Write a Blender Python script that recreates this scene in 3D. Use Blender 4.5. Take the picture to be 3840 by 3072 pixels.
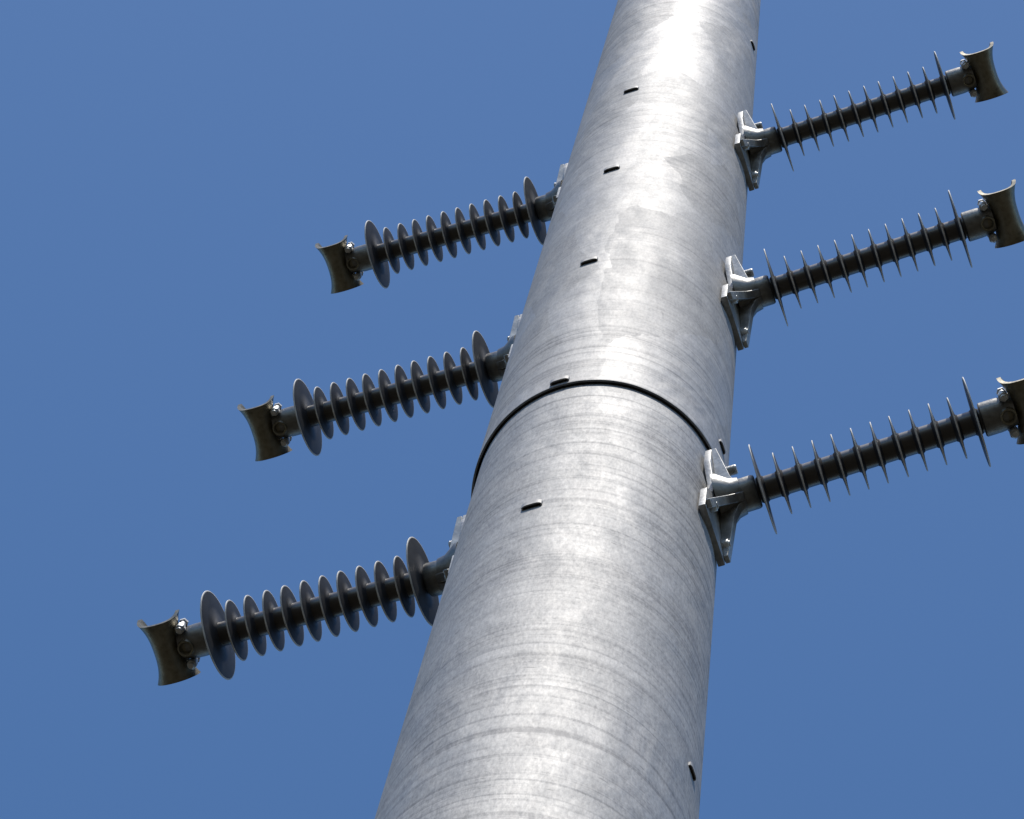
import bpy, bmesh, math, random
from mathutils import Vector, Matrix

random.seed(4)
D_IN, SPAN = 0.147, 0.6232                             # first shed from the pole, first to last shed
R_BIG, R_SMALL, R_ROD, R_NECK = 0.1316, 0.090, 0.035, 0.049
scene = bpy.context.scene
for o in list(bpy.data.objects):
    bpy.data.objects.remove(o, do_unlink=True)
C = scene.collection

# ------------------------------------------------------------------ camera
EYE = 1.6                                   # eye height above the ground
ELEV, ROLL = 1.3000, 0.2528
fw = Vector((0, math.cos(ELEV), math.sin(ELEV)))
up0 = Vector((0, -math.sin(ELEV), math.cos(ELEV)))
rt0 = Vector((1, 0, 0))
rt = rt0 * math.cos(ROLL) + up0 * math.sin(ROLL)
up = -rt0 * math.sin(ROLL) + up0 * math.cos(ROLL)
cam_d = bpy.data.cameras.new('camera')
cam = bpy.data.objects.new('camera', cam_d)
C.objects.link(cam)
cam.matrix_world = Matrix(((rt.x, up.x, -fw.x, 0), (rt.y, up.y, -fw.y, 0),
                           (rt.z, up.z, -fw.z, EYE), (0, 0, 0, 1)))
cam_d.sensor_width = 36
cam_d.lens = 36 * 19448.3 / 3840
cam_d.clip_start = 0.1
cam_d.clip_end = 6000
scene.camera = cam

# ------------------------------------------------------------------ sky and sun
SUN_EL, SUN_AZ = math.radians(61), math.radians(-99)      # azimuth measured from +X
sdir = Vector((math.cos(SUN_EL) * math.cos(SUN_AZ), math.cos(SUN_EL) * math.sin(SUN_AZ), math.sin(SUN_EL)))
w = bpy.data.worlds.new('World')
scene.world = w
w.use_nodes = True
nt = w.node_tree
bg = nt.nodes['Background']
sky = nt.nodes.new('ShaderNodeTexSky')
sky.sky_type = 'NISHITA'
sky.sun_disc = False
sky.sun_elevation = SUN_EL
sky.sun_rotation = math.pi / 2 - SUN_AZ
sky.altitude = 100
sky.air_density = 1.0
sky.dust_density = 0.7
sky.ozone_density = 2.0
hs = nt.nodes.new('ShaderNodeHueSaturation')
hs.inputs['Saturation'].default_value = 1.22
nt.links.new(sky.outputs[0], hs.inputs['Color'])
nt.links.new(hs.outputs[0], bg.inputs[0])
bg.inputs[1].default_value = 0.143

sun_d = bpy.data.lights.new('sun', 'SUN')
sun_d.energy = 3.3
sun_d.angle = math.radians(0.53)
sun_d.color = (1.0, 0.955, 0.88)
sun = bpy.data.objects.new('sun', sun_d)
C.objects.link(sun)
sun.rotation_euler = sdir.to_track_quat('Z', 'Y').to_euler()
sun.location = (-5, -10, 40)

scene.render.engine = 'CYCLES'
scene.render.resolution_x, scene.render.resolution_y = 1024, 819
vs = scene.view_settings
vs.view_transform = 'Standard'
vs.look = 'None'
vs.gamma = 1
vs.exposure = 0.0
vs.use_curve_mapping = False


# ------------------------------------------------------------------ materials
def material(name):
    m = bpy.data.materials.new(name)
    m.use_nodes = True
    t = m.node_tree
    b = t.nodes['Principled BSDF']
    return m, t, b


def noise(t, scale, loc=(0, 0, 0), detail=5, rough=0.6, coord='Object', dist=0.0):
    tc = t.nodes.new('ShaderNodeTexCoord')
    mp = t.nodes.new('ShaderNodeMapping')
    mp.inputs['Scale'].default_value = scale
    mp.inputs['Location'].default_value = loc
    n = t.nodes.new('ShaderNodeTexNoise')
    n.inputs['Scale'].default_value = 1
    n.inputs['Detail'].default_value = detail
    n.inputs['Roughness'].default_value = rough
    n.inputs['Distortion'].default_value = dist
    t.links.new(tc.outputs[coord], mp.inputs[0])
    t.links.new(mp.outputs[0], n.inputs['Vector'])
    return n.outputs['Fac']


def ramp(t, fac, a, b, ca, cb):
    r = t.nodes.new('ShaderNodeMapRange')
    r.inputs['From Min'].default_value = a
    r.inputs['From Max'].default_value = b
    r.inputs['To Min'].default_value = ca
    r.inputs['To Max'].default_value = cb
    t.links.new(fac, r.inputs['Value'])
    return r.outputs['Result']


def math_node(t, op, a, b):
    n = t.nodes.new('ShaderNodeMath')
    n.operation = op
    for i, v in enumerate((a, b)):
        if isinstance(v, (int, float)):
            n.inputs[i].default_value = v
        else:
            t.links.new(v, n.inputs[i])
    return n.outputs[0]


def mix_col(t, fac, ca, cb):
    n = t.nodes.new('ShaderNodeMix')
    n.data_type = 'RGBA'
    t.links.new(fac, n.inputs['Factor'])
    n.inputs['A'].default_value = (*ca, 1)
    n.inputs['B'].default_value = (*cb, 1)
    return n.outputs['Result']


def bump(t, h, strength, dist, prev=None):
    n = t.nodes.new('ShaderNodeBump')
    n.inputs['Strength'].default_value = strength
    n.inputs['Distance'].default_value = dist
    t.links.new(h, n.inputs['Height'])
    if prev is not None:
        t.links.new(prev, n.inputs['Normal'])
    return n.outputs['Normal']


def cells(t, scale, loc=(0, 0, 0), warp=0.0):
    """random grey value per Voronoi cell"""
    tc = t.nodes.new('ShaderNodeTexCoord')
    mp = t.nodes.new('ShaderNodeMapping')
    mp.inputs['Scale'].default_value = scale
    mp.inputs['Location'].default_value = loc
    t.links.new(tc.outputs['Object'], mp.inputs[0])
    vec = mp.outputs[0]
    if warp:
        n = t.nodes.new('ShaderNodeTexNoise')
        n.inputs['Scale'].default_value = 1.7
        n.inputs['Detail'].default_value = 3
        t.links.new(vec, n.inputs['Vector'])
        ma = t.nodes.new('ShaderNodeVectorMath')
        ma.operation = 'MULTIPLY_ADD'
        t.links.new(n.outputs['Color'], ma.inputs[0])
        ma.inputs[1].default_value = (warp, warp, warp)
        t.links.new(vec, ma.inputs[2])
        vec = ma.outputs[0]
    v = t.nodes.new('ShaderNodeTexVoronoi')
    v.inputs['Scale'].default_value = 1
    t.links.new(vec, v.inputs['Vector'])
    sp = t.nodes.new('ShaderNodeSeparateColor')
    t.links.new(v.outputs['Color'], sp.inputs[0])
    return sp.outputs[0]


def mat_pole(name, dull, blotch):
    m, t, b = material(name)

    def centred(x, k):
        return math_node(t, 'MULTIPLY', math_node(t, 'SUBTRACT', x, 0.5), k)
    rings = noise(t, (0.25, 0.25, 9), detail=4, rough=0.65)
    lines = noise(t, (0.45, 0.45, 24), (3, 1, 7), detail=2.5, rough=0.6)
    grain = noise(t, (120, 120, 34), detail=2, rough=0.75)
    spangle = cells(t, (34, 34, 10), warp=0.5)
    patch = noise(t, (2.2, 2.2, 1.3), (5, 2, 1), detail=3, rough=0.5, dist=0.6)
    mott = noise(t, (9, 9, 3.2), (1, 8, 3), detail=5, rough=0.65)
    blot = cells(t, (5.0, 5.0, 1.6), (7.3, 3, 2), warp=0.5)
    # zones where the rolling marks show more or less
    zone = ramp(t, noise(t, (1.0, 1.0, 0.5), (2, 2, 9), detail=3), 0.40, 0.60, 0.25, 1.0)
    s = math_node(t, 'ADD', centred(rings, 0.45), 0.5)
    s = math_node(t, 'ADD', s, centred(mott, 0.28))
    s = math_node(t, 'ADD', s, centred(grain, 0.95 if dull > 0.03 else 0.65))
    s = math_node(t, 'ADD', s, centred(spangle, 0.13))
    s = math_node(t, 'ADD', s, centred(blot, blotch))
    groove = math_node(t, 'MULTIPLY', ramp(t, lines, 0.50, 0.64, 0, 0.29), zone)
    s = math_node(t, 'SUBTRACT', s, groove)
    f = ramp(t, s, 0.12, 0.88, 0, 1)
    col = mix_col(t, f, (0.215, 0.213, 0.215), (0.50, 0.491, 0.478))
    # a few dark specks and rub marks lying along the rolling direction
    speck = noise(t, (26, 26, 70), (11, 4, 2), detail=2, rough=0.5)
    dm = t.nodes.new('ShaderNodeMix')
    dm.data_type = 'RGBA'
    t.links.new(ramp(t, speck, 0.69, 0.75, 0, 0.6), dm.inputs['Factor'])
    t.links.new(col, dm.inputs['A'])
    dm.inputs['B'].default_value = (0.15, 0.15, 0.15, 1)
    t.links.new(dm.outputs['Result'], b.inputs['Base Color'])
    b.inputs['Metallic'].default_value = 0.76 - dull
    r = math_node(t, 'ADD', ramp(t, mott, 0.3, 0.7, 0.70 + dull, 0.64 + dull), centred(blot, -0.5 * blotch))
    t.links.new(math_node(t, 'ADD', r, centred(spangle, 0.04)), b.inputs['Roughness'])
    n = bump(t, rings, 0.10, 0.03)
    n = bump(t, groove, 0.3, -0.008, n)
    n = bump(t, patch, 0.11, 0.25, n)
    n = bump(t, grain, 0.10, 0.004, n)
    t.links.new(n, b.inputs['Normal'])
    return m


def mat_fitting(name, ca, cb, metal=0.5, r0=0.5, r1=0.62):
    m, t, b = material(name)
    g = noise(t, (60, 60, 60), detail=4)
    p = noise(t, (14, 14, 14), (4, 4, 2), detail=3)
    f = ramp(t, math_node(t, 'ADD', math_node(t, 'MULTIPLY', g, 0.5), math_node(t, 'MULTIPLY', p, 0.5)), 0.35, 0.65, 0, 1)
    t.links.new(mix_col(t, f, ca, cb), b.inputs['Base Color'])
    b.inputs['Metallic'].default_value = metal
    t.links.new(ramp(t, p, 0.3, 0.7, r0, r1), b.inputs['Roughness'])
    t.links.new(bump(t, g, 0.18, 0.005), b.inputs['Normal'])
    return m


def mat_zinc():
    m, t, b = material('bright_zinc')
    g = noise(t, (70, 70, 70), detail=3)
    t.links.new(mix_col(t, ramp(t, g, 0.35, 0.65, 0, 1), (0.62, 0.62, 0.61), (0.78, 0.78, 0.77)), b.inputs['Base Color'])
    b.inputs['Metallic'].default_value = 0.6
    b.inputs['Roughness'].default_value = 0.5
    return m


def mat_rubber():
    m, t, b = material('grey_silicone_rubber')
    g = noise(t, (25, 25, 25), detail=5)
    d = noise(t, (5, 5, 5), (2, 9, 4), detail=4)
    f = ramp(t, math_node(t, 'ADD', math_node(t, 'MULTIPLY', g, 0.4), math_node(t, 'MULTIPLY', d, 0.6)), 0.35, 0.65, 0, 1)
    face = mix_col(t, f, (0.038, 0.040, 0.048), (0.078, 0.079, 0.088))
    # rim light of every shed put into the colour: the outermost millimetres are pale
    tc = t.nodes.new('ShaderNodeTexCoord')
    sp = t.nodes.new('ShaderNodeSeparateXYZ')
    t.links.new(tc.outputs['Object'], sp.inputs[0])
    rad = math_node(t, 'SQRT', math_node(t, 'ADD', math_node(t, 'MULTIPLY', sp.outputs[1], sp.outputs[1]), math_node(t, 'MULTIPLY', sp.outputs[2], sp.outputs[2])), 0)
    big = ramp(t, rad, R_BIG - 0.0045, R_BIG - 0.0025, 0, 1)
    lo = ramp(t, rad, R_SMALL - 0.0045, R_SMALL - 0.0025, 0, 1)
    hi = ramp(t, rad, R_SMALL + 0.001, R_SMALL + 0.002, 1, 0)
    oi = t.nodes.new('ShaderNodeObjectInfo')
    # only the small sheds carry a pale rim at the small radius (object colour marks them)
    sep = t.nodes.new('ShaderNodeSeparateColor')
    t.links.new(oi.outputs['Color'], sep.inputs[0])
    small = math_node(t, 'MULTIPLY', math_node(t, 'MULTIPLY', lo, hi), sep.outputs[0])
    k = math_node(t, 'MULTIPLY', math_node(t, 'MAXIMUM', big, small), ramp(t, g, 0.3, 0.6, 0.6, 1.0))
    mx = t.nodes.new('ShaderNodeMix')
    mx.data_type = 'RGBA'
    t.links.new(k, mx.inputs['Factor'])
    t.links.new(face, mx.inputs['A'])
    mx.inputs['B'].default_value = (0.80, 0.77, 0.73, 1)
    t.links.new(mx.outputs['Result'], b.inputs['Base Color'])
    b.inputs['Roughness'].default_value = 0.55
    b.inputs['Specular IOR Level'].default_value = 0.4
    return m


def mat_rod():
    m, t, b = material('dark_silicone_sheath')
    g = noise(t, (25, 25, 25), (7, 1, 1), detail=5)
    t.links.new(mix_col(t, ramp(t, g, 0.35, 0.65, 0, 1), (0.034, 0.025, 0.019), (0.058, 0.045, 0.036)), b.inputs['Base Color'])
    b.inputs['Roughness'].default_value = 0.38
    b.inputs['Specular IOR Level'].default_value = 1.0
    b.inputs['Coat Weight'].default_value = 0.3
    b.inputs['Coat Roughness'].default_value = 0.32
    return m


def mat_ground():
    m, t, b = material('dry_grass_ground')
    g = noise(t, (0.9, 0.9, 0.9), detail=8, rough=0.7)
    f = noise(t, (14, 14, 14), (3, 3, 3), detail=6)
    k = ramp(t, math_node(t, 'ADD', math_node(t, 'MULTIPLY', g, 0.6), math_node(t, 'MULTIPLY', f, 0.4)), 0.35, 0.65, 0, 1)
    t.links.new(mix_col(t, k, (0.018, 0.016, 0.007), (0.046, 0.034, 0.018)), b.inputs['Base Color'])
    b.inputs['Roughness'].default_value = 0.95
    t.links.new(bump(t, f, 0.6, 0.05), b.inputs['Normal'])
    return m


M_ZINC = mat_zinc()
M_DARK = mat_fitting('shade_toned_casting', (0.16, 0.155, 0.145), (0.30, 0.295, 0.28), 0.7, 0.36, 0.5)  # darker copy of the galvanized casting: shade under the necks put into the colour
M_BRONZE = mat_fitting('weathered_bronze', (0.16, 0.143, 0.10), (0.34, 0.31, 0.235), 0.75, 0.34, 0.5)
M_POLE, M_FIT, M_RUB, M_ROD, M_GND = mat_pole('galvanized_steel_upper', 0.025, 0.19), mat_fitting('galvanized_casting', (0.30, 0.295, 0.28), (0.56, 0.555, 0.54), 0.65, 0.42, 0.56), mat_rubber(), mat_rod(), mat_ground()


M_POLE_LOW = mat_pole('galvanized_steel_lower', 0.04, 0.05)


# ------------------------------------------------------------------ mesh helpers
def finish(bm, name, mat, sharp=35):
    bmesh.ops.recalc_face_normals(bm, faces=bm.faces[:])
    for f in bm.faces:
        f.smooth = True
    lim = math.radians(sharp)
    for e in bm.edges:
        if len(e.link_faces) == 2 and e.calc_face_angle(0) > lim:
            e.smooth = False
    me = bpy.data.meshes.new(name)
    bm.to_mesh(me)
    bm.free()
    me.materials.append(mat)
    return me


def link(name, me, parent=None, mat=None):
    o = bpy.data.objects.new(name, me)
    C.objects.link(o)
    if parent is not None:
        o.parent = parent
    if mat is not None:
        o.matrix_local = mat
    return o


def lathe(bm, prof, n=64, axis='X', closed=True):
    """prof: list of (along, radius); closed joins last to first."""
    rings = []
    for a, r in prof:
        ring = []
        for i in range(n):
            t = 2 * math.pi * i / n
            c, s = r * math.cos(t), r * math.sin(t)
            ring.append(bm.verts.new((a, c, s) if axis == 'X' else (c, s, a)))
        rings.append(ring)
    k = len(rings)
    for j in range(k if closed else k - 1):
        A, B = rings[j], rings[(j + 1) % k]
        for i in range(n):
            bm.faces.new((A[i], A[(i + 1) % n], B[(i + 1) % n], B[i]))
    return rings


def solid_lathe(bm, prof, n=48, axis='X'):
    rings = lathe(bm, prof, n, axis, closed=False)
    bm.faces.new(rings[0])
    bm.faces.new(rings[-1])


def prism(bm, pts, a0, a1, place):
    """extrude polygon pts (2D) between a0 and a1; place(p, a) -> 3D."""
    A = [bm.verts.new(place(p, a0)) for p in pts]
    B = [bm.verts.new(place(p, a1)) for p in pts]
    bm.faces.new(A)
    bm.faces.new(B[::-1])
    n = len(pts)
    for i in range(n):
        bm.faces.new((A[i], A[(i + 1) % n], B[(i + 1) % n], B[i]))


def bevel(bm, wd, seg=2, ang=30):
    bmesh.ops.recalc_face_normals(bm, faces=bm.faces[:])
    es = [e for e in bm.edges if len(e.link_faces) == 2 and e.calc_face_angle(0) > math.radians(ang)]
    bmesh.ops.bevel(bm, geom=es, offset=wd, segments=seg, profile=0.6, affect='EDGES')


def hexagon(r, rot=0.0):
    return [(r * math.cos(math.pi / 3 * i + rot), r * math.sin(math.pi / 3 * i + rot)) for i in range(6)]


# ------------------------------------------------------------------ ground
bm = bmesh.new()
bmesh.ops.create_grid(bm, x_segments=2, y_segments=2, size=2500)
g = link('ground', finish(bm, 'ground', M_GND))
g['kind'] = 'structure'

# ------------------------------------------------------------------ pole
PX, PY = 0.3068, 4.1786
ZJ = 14.3094 + EYE
RJ, TAPER, STEP = 0.36, -0.0081, 0.0066


def pole_r(z):
    return RJ + TAPER * (z - ZJ) + (STEP if z >= ZJ else -STEP)


pole = bpy.data.objects.new('steel_pole', None)
C.objects.link(pole)
pole.location = (PX, PY, 0)
pole['label'] = 'tall tapered galvanized steel transmission pole with a dark slip joint ring'
pole['category'] = 'pole'

NSEG = 256
bm = bmesh.new()
zs = [-0.4 + (ZJ + 0.65) * i / 60 for i in range(61)]
prof = [(z, RJ + TAPER * (z - ZJ) - STEP) for z in zs]
lathe(bm, prof, NSEG, 'Z', closed=False)
link('lower_section', finish(bm, 'lower_section', M_POLE_LOW), pole)

ZT = 26.0
bm = bmesh.new()
zs = [ZJ + (ZT - ZJ) * i / 60 for i in range(61)]
prof = [(z, pole_r(z)) for z in zs]
prof = [(ZJ + 0.5, pole_r(ZJ) - 0.0060), (ZJ, pole_r(ZJ) - 0.0060), (ZJ, pole_r(ZJ) - 0.0012), (ZJ + 0.0012, pole_r(ZJ) - 0.0001)] + prof[1:]
prof += [(ZT + 0.02, pole_r(ZT) * 0.96), (ZT + 0.03, 0.02)]
rings = lathe(bm, prof, NSEG, 'Z', closed=False)
for k in (1, 2, 3):                                          # the cut edge of the slip joint is not quite true
    for i, v in enumerate(rings[k]):
        a = 2 * math.pi * i / NSEG
        v.co.z += 0.0018 * math.sin(3 * a + 1) + 0.0011 * math.sin(11 * a) + 0.0006 * math.sin(29 * a + 2)
link('upper_section', finish(bm, 'upper_section', M_POLE, 30), pole)

# step clips welded to the pole: a bent strap, open at the bottom
W2, GAP, TH, HT = 0.028, 0.0075, 0.004, 0.030


def on_pole(x, y, z, r=0.35):
    return (math.sqrt((r + x) ** 2 - y * y) - r, y, z)


bm = bmesh.new()
ys = [-1 + 2 * i / 10 for i in range(11)]
outer = [(-0.004, -W2)] + [(GAP + TH - 0.004 * abs(y) ** 6, y * W2) for y in ys] + [(-0.004, W2)]
inner = [(-0.004, -W2 + TH)] + [(GAP, y * (W2 - TH)) for y in ys] + [(-0.004, W2 - TH)]
vo = [[bm.verts.new(on_pole(x, y, z)) for x, y in outer] for z in (0, HT)]
vi = [[bm.verts.new(on_pole(x, y, z)) for x, y in inner] for z in (0, HT - 0.006)]
L = len(outer) - 1
for i in range(L):
    bm.faces.new((vo[0][i], vo[0][i + 1], vo[1][i + 1], vo[1][i]))
    bm.faces.new((vi[0][i], vi[1][i], vi[1][i + 1], vi[0][i + 1]))
    bm.faces.new((vo[0][i], vi[0][i], vi[0][i + 1], vo[0][i + 1]))
bm.faces.new(vo[1])
bm.faces.new(vi[1])
bm.faces.new((vo[0][0], vo[1][0], vi[1][0], vi[0][0]))
bm.faces.new((vo[0][L], vi[0][L], vi[1][L], vo[1][L]))
clip_me = finish(bm, 'step_clip', M_POLE, 25)
AZ_L, AZ_R = -2.1263, math.radians(-32)
clips = [(18.672, AZ_L), (17.267, AZ_L), (15.862, AZ_L), (ZJ - EYE + 0.02, AZ_L), (13.053, AZ_L),
         (11.62, AZ_R), (14.52, AZ_R), (20.69, AZ_R)]
for z, az in clips:
    zz = z + EYE
    r = pole_r(zz)
    link('step_clip', clip_me, pole, Matrix.Translation((r * math.cos(az), r * math.sin(az), zz)) @ Matrix.Rotation(az, 4, 'Z') @ Matrix.Diagonal((1, 1, 1, 1) if az == AZ_L else (0.75, 0.75, 0.75, 1)))

# ------------------------------------------------------------------ insulator meshes (local: x along the arm, y sideways, z up)


def shed_mesh(name, R):
    bm = bmesh.new()
    prof = [(-0.011, R_ROD - 0.003), (-0.011, R_ROD + 0.0005), (-0.0056, R_ROD + 0.004), (-0.0034, R * 0.65), (-0.0021, R - 0.004), (-0.0016, R - 0.0010), (-0.0006, R),
            (0.0010, R), (0.0019, R - 0.0010), (0.0022, R - 0.004), (0.0036, R * 0.65), (0.0060, R_ROD + 0.004), (0.011, R_ROD + 0.0005), (0.011, R_ROD - 0.003)]
    lathe(bm, prof, 72, 'X', closed=True)
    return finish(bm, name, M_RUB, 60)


me_big, me_small = shed_mesh('large_shed', R_BIG), shed_mesh('small_shed', R_SMALL)

bm = bmesh.new()
solid_lathe(bm, [(0.128, R_ROD), (D_IN + SPAN + 0.016, R_ROD)], 48)
me_rod = finish(bm, 'rod', M_ROD)

# mounting plate: waisted, wider at its top and bottom bar
bm = bmesh.new()
half = [(0.092, 0.255), (0.092, 0.130), (0.05, 0.045), (0.05, -0.045), (0.092, -0.145), (0.092, -0.31)]
poly = half + [(-h, z) for h, z in reversed(half)]
prism(bm, poly, -0.002, 0.018, lambda p, a: (a, p[0], p[1]))
bevel(bm, 0.003)
me_plate = finish(bm, 'mounting_plate', M_FIT)

# packing strip between the plate and the round pole
bm = bmesh.new()
prism(bm, [(-0.01, -0.05), (0.01, -0.05), (0.01, 0.05), (-0.01, 0.05)], -0.012, -0.0035, lambda p, a: (a, p[0], p[1]))
me_pack = finish(bm, 'packing_strip', M_FIT)

# neck of the base: flared casting
bm = bmesh.new()
prof = [(0.0185, 0.085), (0.030, 0.083), (0.064, 0.0585), (0.088, 0.0535), (0.0885, R_NECK), (0.126, R_NECK), (0.131, R_NECK - 0.002), (0.1335, R_NECK - 0.006), (0.1335, 0.02)]
solid_lathe(bm, prof, 64)
me_neck = finish(bm, 'base_neck', M_DARK)

# gusset: concave rib from the neck to a plate corner, local s axis = radial
def gusset_mesh(smax):
    bm = bmesh.new()
    pts = [(0.0185, 0.03), (0.0185, smax), (0.032, smax), (0.062, 0.10), (0.080, 0.0545), (0.098, 0.047)]
    pts.append((0.098, 0.03))
    prism(bm, pts, -0.013, 0.013, lambda p, a: (p[0], a, p[1]))
    bevel(bm, 0.0015, 1)
    return finish(bm, 'gusset', M_FIT)


me_gus_up, me_gus_dn = gusset_mesh(0.255), gusset_mesh(0.30)

# mounting bolts: washer, nut and threaded end; along x
bm = bmesh.new()
prism(bm, hexagon(0.0215), 0.0225, 0.044, lambda p, a: (a, p[0], p[1]))
bevel(bm, 0.0015, 1)
me_nut = finish(bm, 'nut', M_ZINC)


def bolt_mesh(length):
    bm = bmesh.new()
    prof = [(0.0185, 0.026), (0.022, 0.026), (0.0221, 0.0125)]
    k = int((length - 0.044) / 0.0042)
    for i in range(k):
        a = 0.044 + i * 0.0042
        prof += [(a, 0.0150), (a + 0.0021, 0.0135)]
    prof += [(length, 0.0125)]
    solid_lathe(bm, prof, 24)
    return finish(bm, 'bolt', M_FIT)


me_bolt_up, me_bolt_dn = bolt_mesh(0.074), bolt_mesh(0.049)

# neck of the line end
X_OUT = D_IN + SPAN
bm = bmesh.new()
prof = [(X_OUT + 0.0155, 0.02), (X_OUT + 0.0155, R_NECK - 0.004), (X_OUT + 0.019, R_NECK), (X_OUT + 0.060, R_NECK), (X_OUT + 0.085, R_NECK - 0.002), (X_OUT + 0.112, R_NECK - 0.008)]
solid_lathe(bm, prof, 64)
me_end = finish(bm, 'end_fitting', M_DARK)

# conductor clamp: bell-mouthed trough running sideways
X_C = X_OUT + 0.153
HL = 0.090


def trough(u, v, off):
    """u in [-1,1] across the U, v in [-1,1] along the conductor; off = offset to the inside"""
    f = abs(v) ** 2.6
    wd = 0.043 + 0.021 * f - off
    dep = 0.060 + 0.014 * f - off
    top = 0.014 + 0.004 * f
    th = u * math.pi / 2
    s, c = math.sin(th), math.cos(th)
    a = wd * math.copysign(abs(s) ** 0.85, s)
    z = top - dep * abs(c) ** 0.75
    return (X_C + a, HL * v * (1 + 0.09 * abs(u) ** 3), z)


bm = bmesh.new()
NU, NV = 28, 24
grids = []
for off in (0.0, 0.012):
    grids.append([[bm.verts.new(trough(-1 + 2 * i / NU, -1 + 2 * j / NV, off)) for i in range(NU + 1)] for j in range(NV + 1)])
for gr in grids:
    for j in range(NV):
        for i in range(NU):
            bm.faces.new((gr[j][i], gr[j][i + 1], gr[j + 1][i + 1], gr[j + 1][i]))
for i in range(NU):
    for j in (0, NV):
        bm.faces.new((grids[0][j][i], grids[0][j][i + 1], grids[1][j][i + 1], grids[1][j][i]))
for j in range(NV):
    for i in (0, NU):
        bm.faces.new((grids[0][j][i], grids[0][j + 1][i], grids[1][j + 1][i], grids[1][j][i]))
me_clamp = finish(bm, 'conductor_clamp', M_BRONZE, 50)

# keeper: arched bar over the trough
bm = bmesh.new()
N = 16
sec = []
for k in range(N + 1):
    v = -1 + 2 * k / N
    lift = 0.004 + 0.004 * v * v
    sec.append([bm.verts.new((X_C + x, 0.045 * v, z + lift)) for x, z in ((-0.055, 0.018), (-0.055, 0.027), (-0.02, 0.036), (0.02, 0.036), (0.03, 0.027), (0.03, 0.018), (0.015, 0.006), (-0.015, 0.006))])
for k in range(N):
    for i in range(8):
        bm.faces.new((sec[k][i], sec[k][(i + 1) % 8], sec[k + 1][(i + 1) % 8], sec[k + 1][i]))
bm.faces.new(sec[0])
bm.faces.new(sec[-1])
me_keeper = finish(bm, 'keeper', M_BRONZE)

# clamp bolt: vertical, hexagon nut below the ear
bm = bmesh.new()
prism(bm, hexagon(0.0150, math.pi / 6), -0.040, -0.014, lambda p, a: (p[0], p[1], a))
bevel(bm, 0.0015, 1)
solid_lathe(bm, [(-0.050, 0.008), (-0.048, 0.0095), (0.02, 0.0095)], 20, 'Z')
prism(bm, hexagon(0.0140), 0.016, 0.026, lambda p, a: (p[0], p[1], a))
me_cbolt = finish(bm, 'clamp_bolt', M_ZINC)

# round pin head under the end fitting
bm = bmesh.new()
solid_lathe(bm, [(-0.0460, 0.004), (-0.0440, 0.014), (-0.0535, 0.017), (-0.0555, 0.0195), (-0.0545, 0.0235), (-0.030, 0.0265)], 32, 'Z')
me_pin = finish(bm, 'pin_head', M_BRONZE)


TILT = 0.0813


def make_insulator(label, az, z):
    zz = z + EYE
    root = bpy.data.objects.new('post_insulator', None)
    C.objects.link(root)
    r = pole_r(zz)
    root.location = (PX + r * math.cos(az), PY + r * math.sin(az), zz)
    root.rotation_euler = (random.uniform(-0.01, 0.01), -TILT + random.uniform(-0.003, 0.003), az)
    root['label'] = label
    root['category'] = 'insulator'
    root['group'] = 'post insulators on the steel pole'
    level = Matrix.Rotation(TILT, 4, 'Y')                   # the plate stands upright against the pole
    pl = link('mounting_plate', me_plate, root, level)
    for s in (1, -1):
        for zb in (0.19, -0.22):
            link('packing_strip', me_pack, pl, Matrix.Translation((0, s * 0.042, zb)))
        for me, zc in ((me_gus_up, 0.235), (me_gus_dn, -0.285)):
            link('gusset', me, pl, Matrix.Rotation(-math.atan2(s * 0.083, zc), 4, 'X'))
        for zb, hb, k, me in ((0.205, 0.028, 1.0, me_bolt_up), (-0.235, 0.058, 0.75, me_bolt_dn)):
            b = link('bolt', me, root, level @ Matrix.Translation((0.0185 * (1 - k), s * hb, zb)) @ Matrix.Diagonal((k, k, k, 1)))
            link('nut', me_nut, b, Matrix.Rotation(random.uniform(0, 1), 4, 'X'))
    link('base_neck', me_neck, root)
    link('rod', me_rod, root)
    for i in range(12):
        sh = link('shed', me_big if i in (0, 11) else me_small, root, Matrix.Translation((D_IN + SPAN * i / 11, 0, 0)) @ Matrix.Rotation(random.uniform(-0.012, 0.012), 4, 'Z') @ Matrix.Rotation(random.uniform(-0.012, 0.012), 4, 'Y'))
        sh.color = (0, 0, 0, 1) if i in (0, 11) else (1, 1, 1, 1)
    e = link('end_fitting', me_end, root)
    link('pin_head', me_pin, e, Matrix.Translation((X_OUT + 0.088, 0, 0)))
    c = link('conductor_clamp', me_clamp, root)
    link('keeper', me_keeper, c)
    for s in (1, -1):
        link('clamp_bolt', me_cbolt, c, Matrix.Translation((X_OUT + 0.091, s * 0.055, 0)))
    return root


AL, AR = 2.5926, -0.5581
make_insulator("topmost of three ribbed insulators on the pole's left side, farthest from the joint ring", AL, 18.675)
make_insulator("middle of three ribbed insulators on the pole's left side, just above the joint ring", AL, 16.3643)
make_insulator("lowest of three ribbed insulators on the pole's left side, below the joint ring", AL, 13.9848)
make_insulator("topmost of three ribbed insulators on the pole's right side, whole clamp in view", AR, 18.6742)
make_insulator("middle of three ribbed insulators on the pole's right side, its clamp touching the picture edge", AR, 16.3182)
make_insulator("lowest ribbed insulator on the pole's right side, bracket beside the joint ring, clamp cut off", AR, 13.9272)
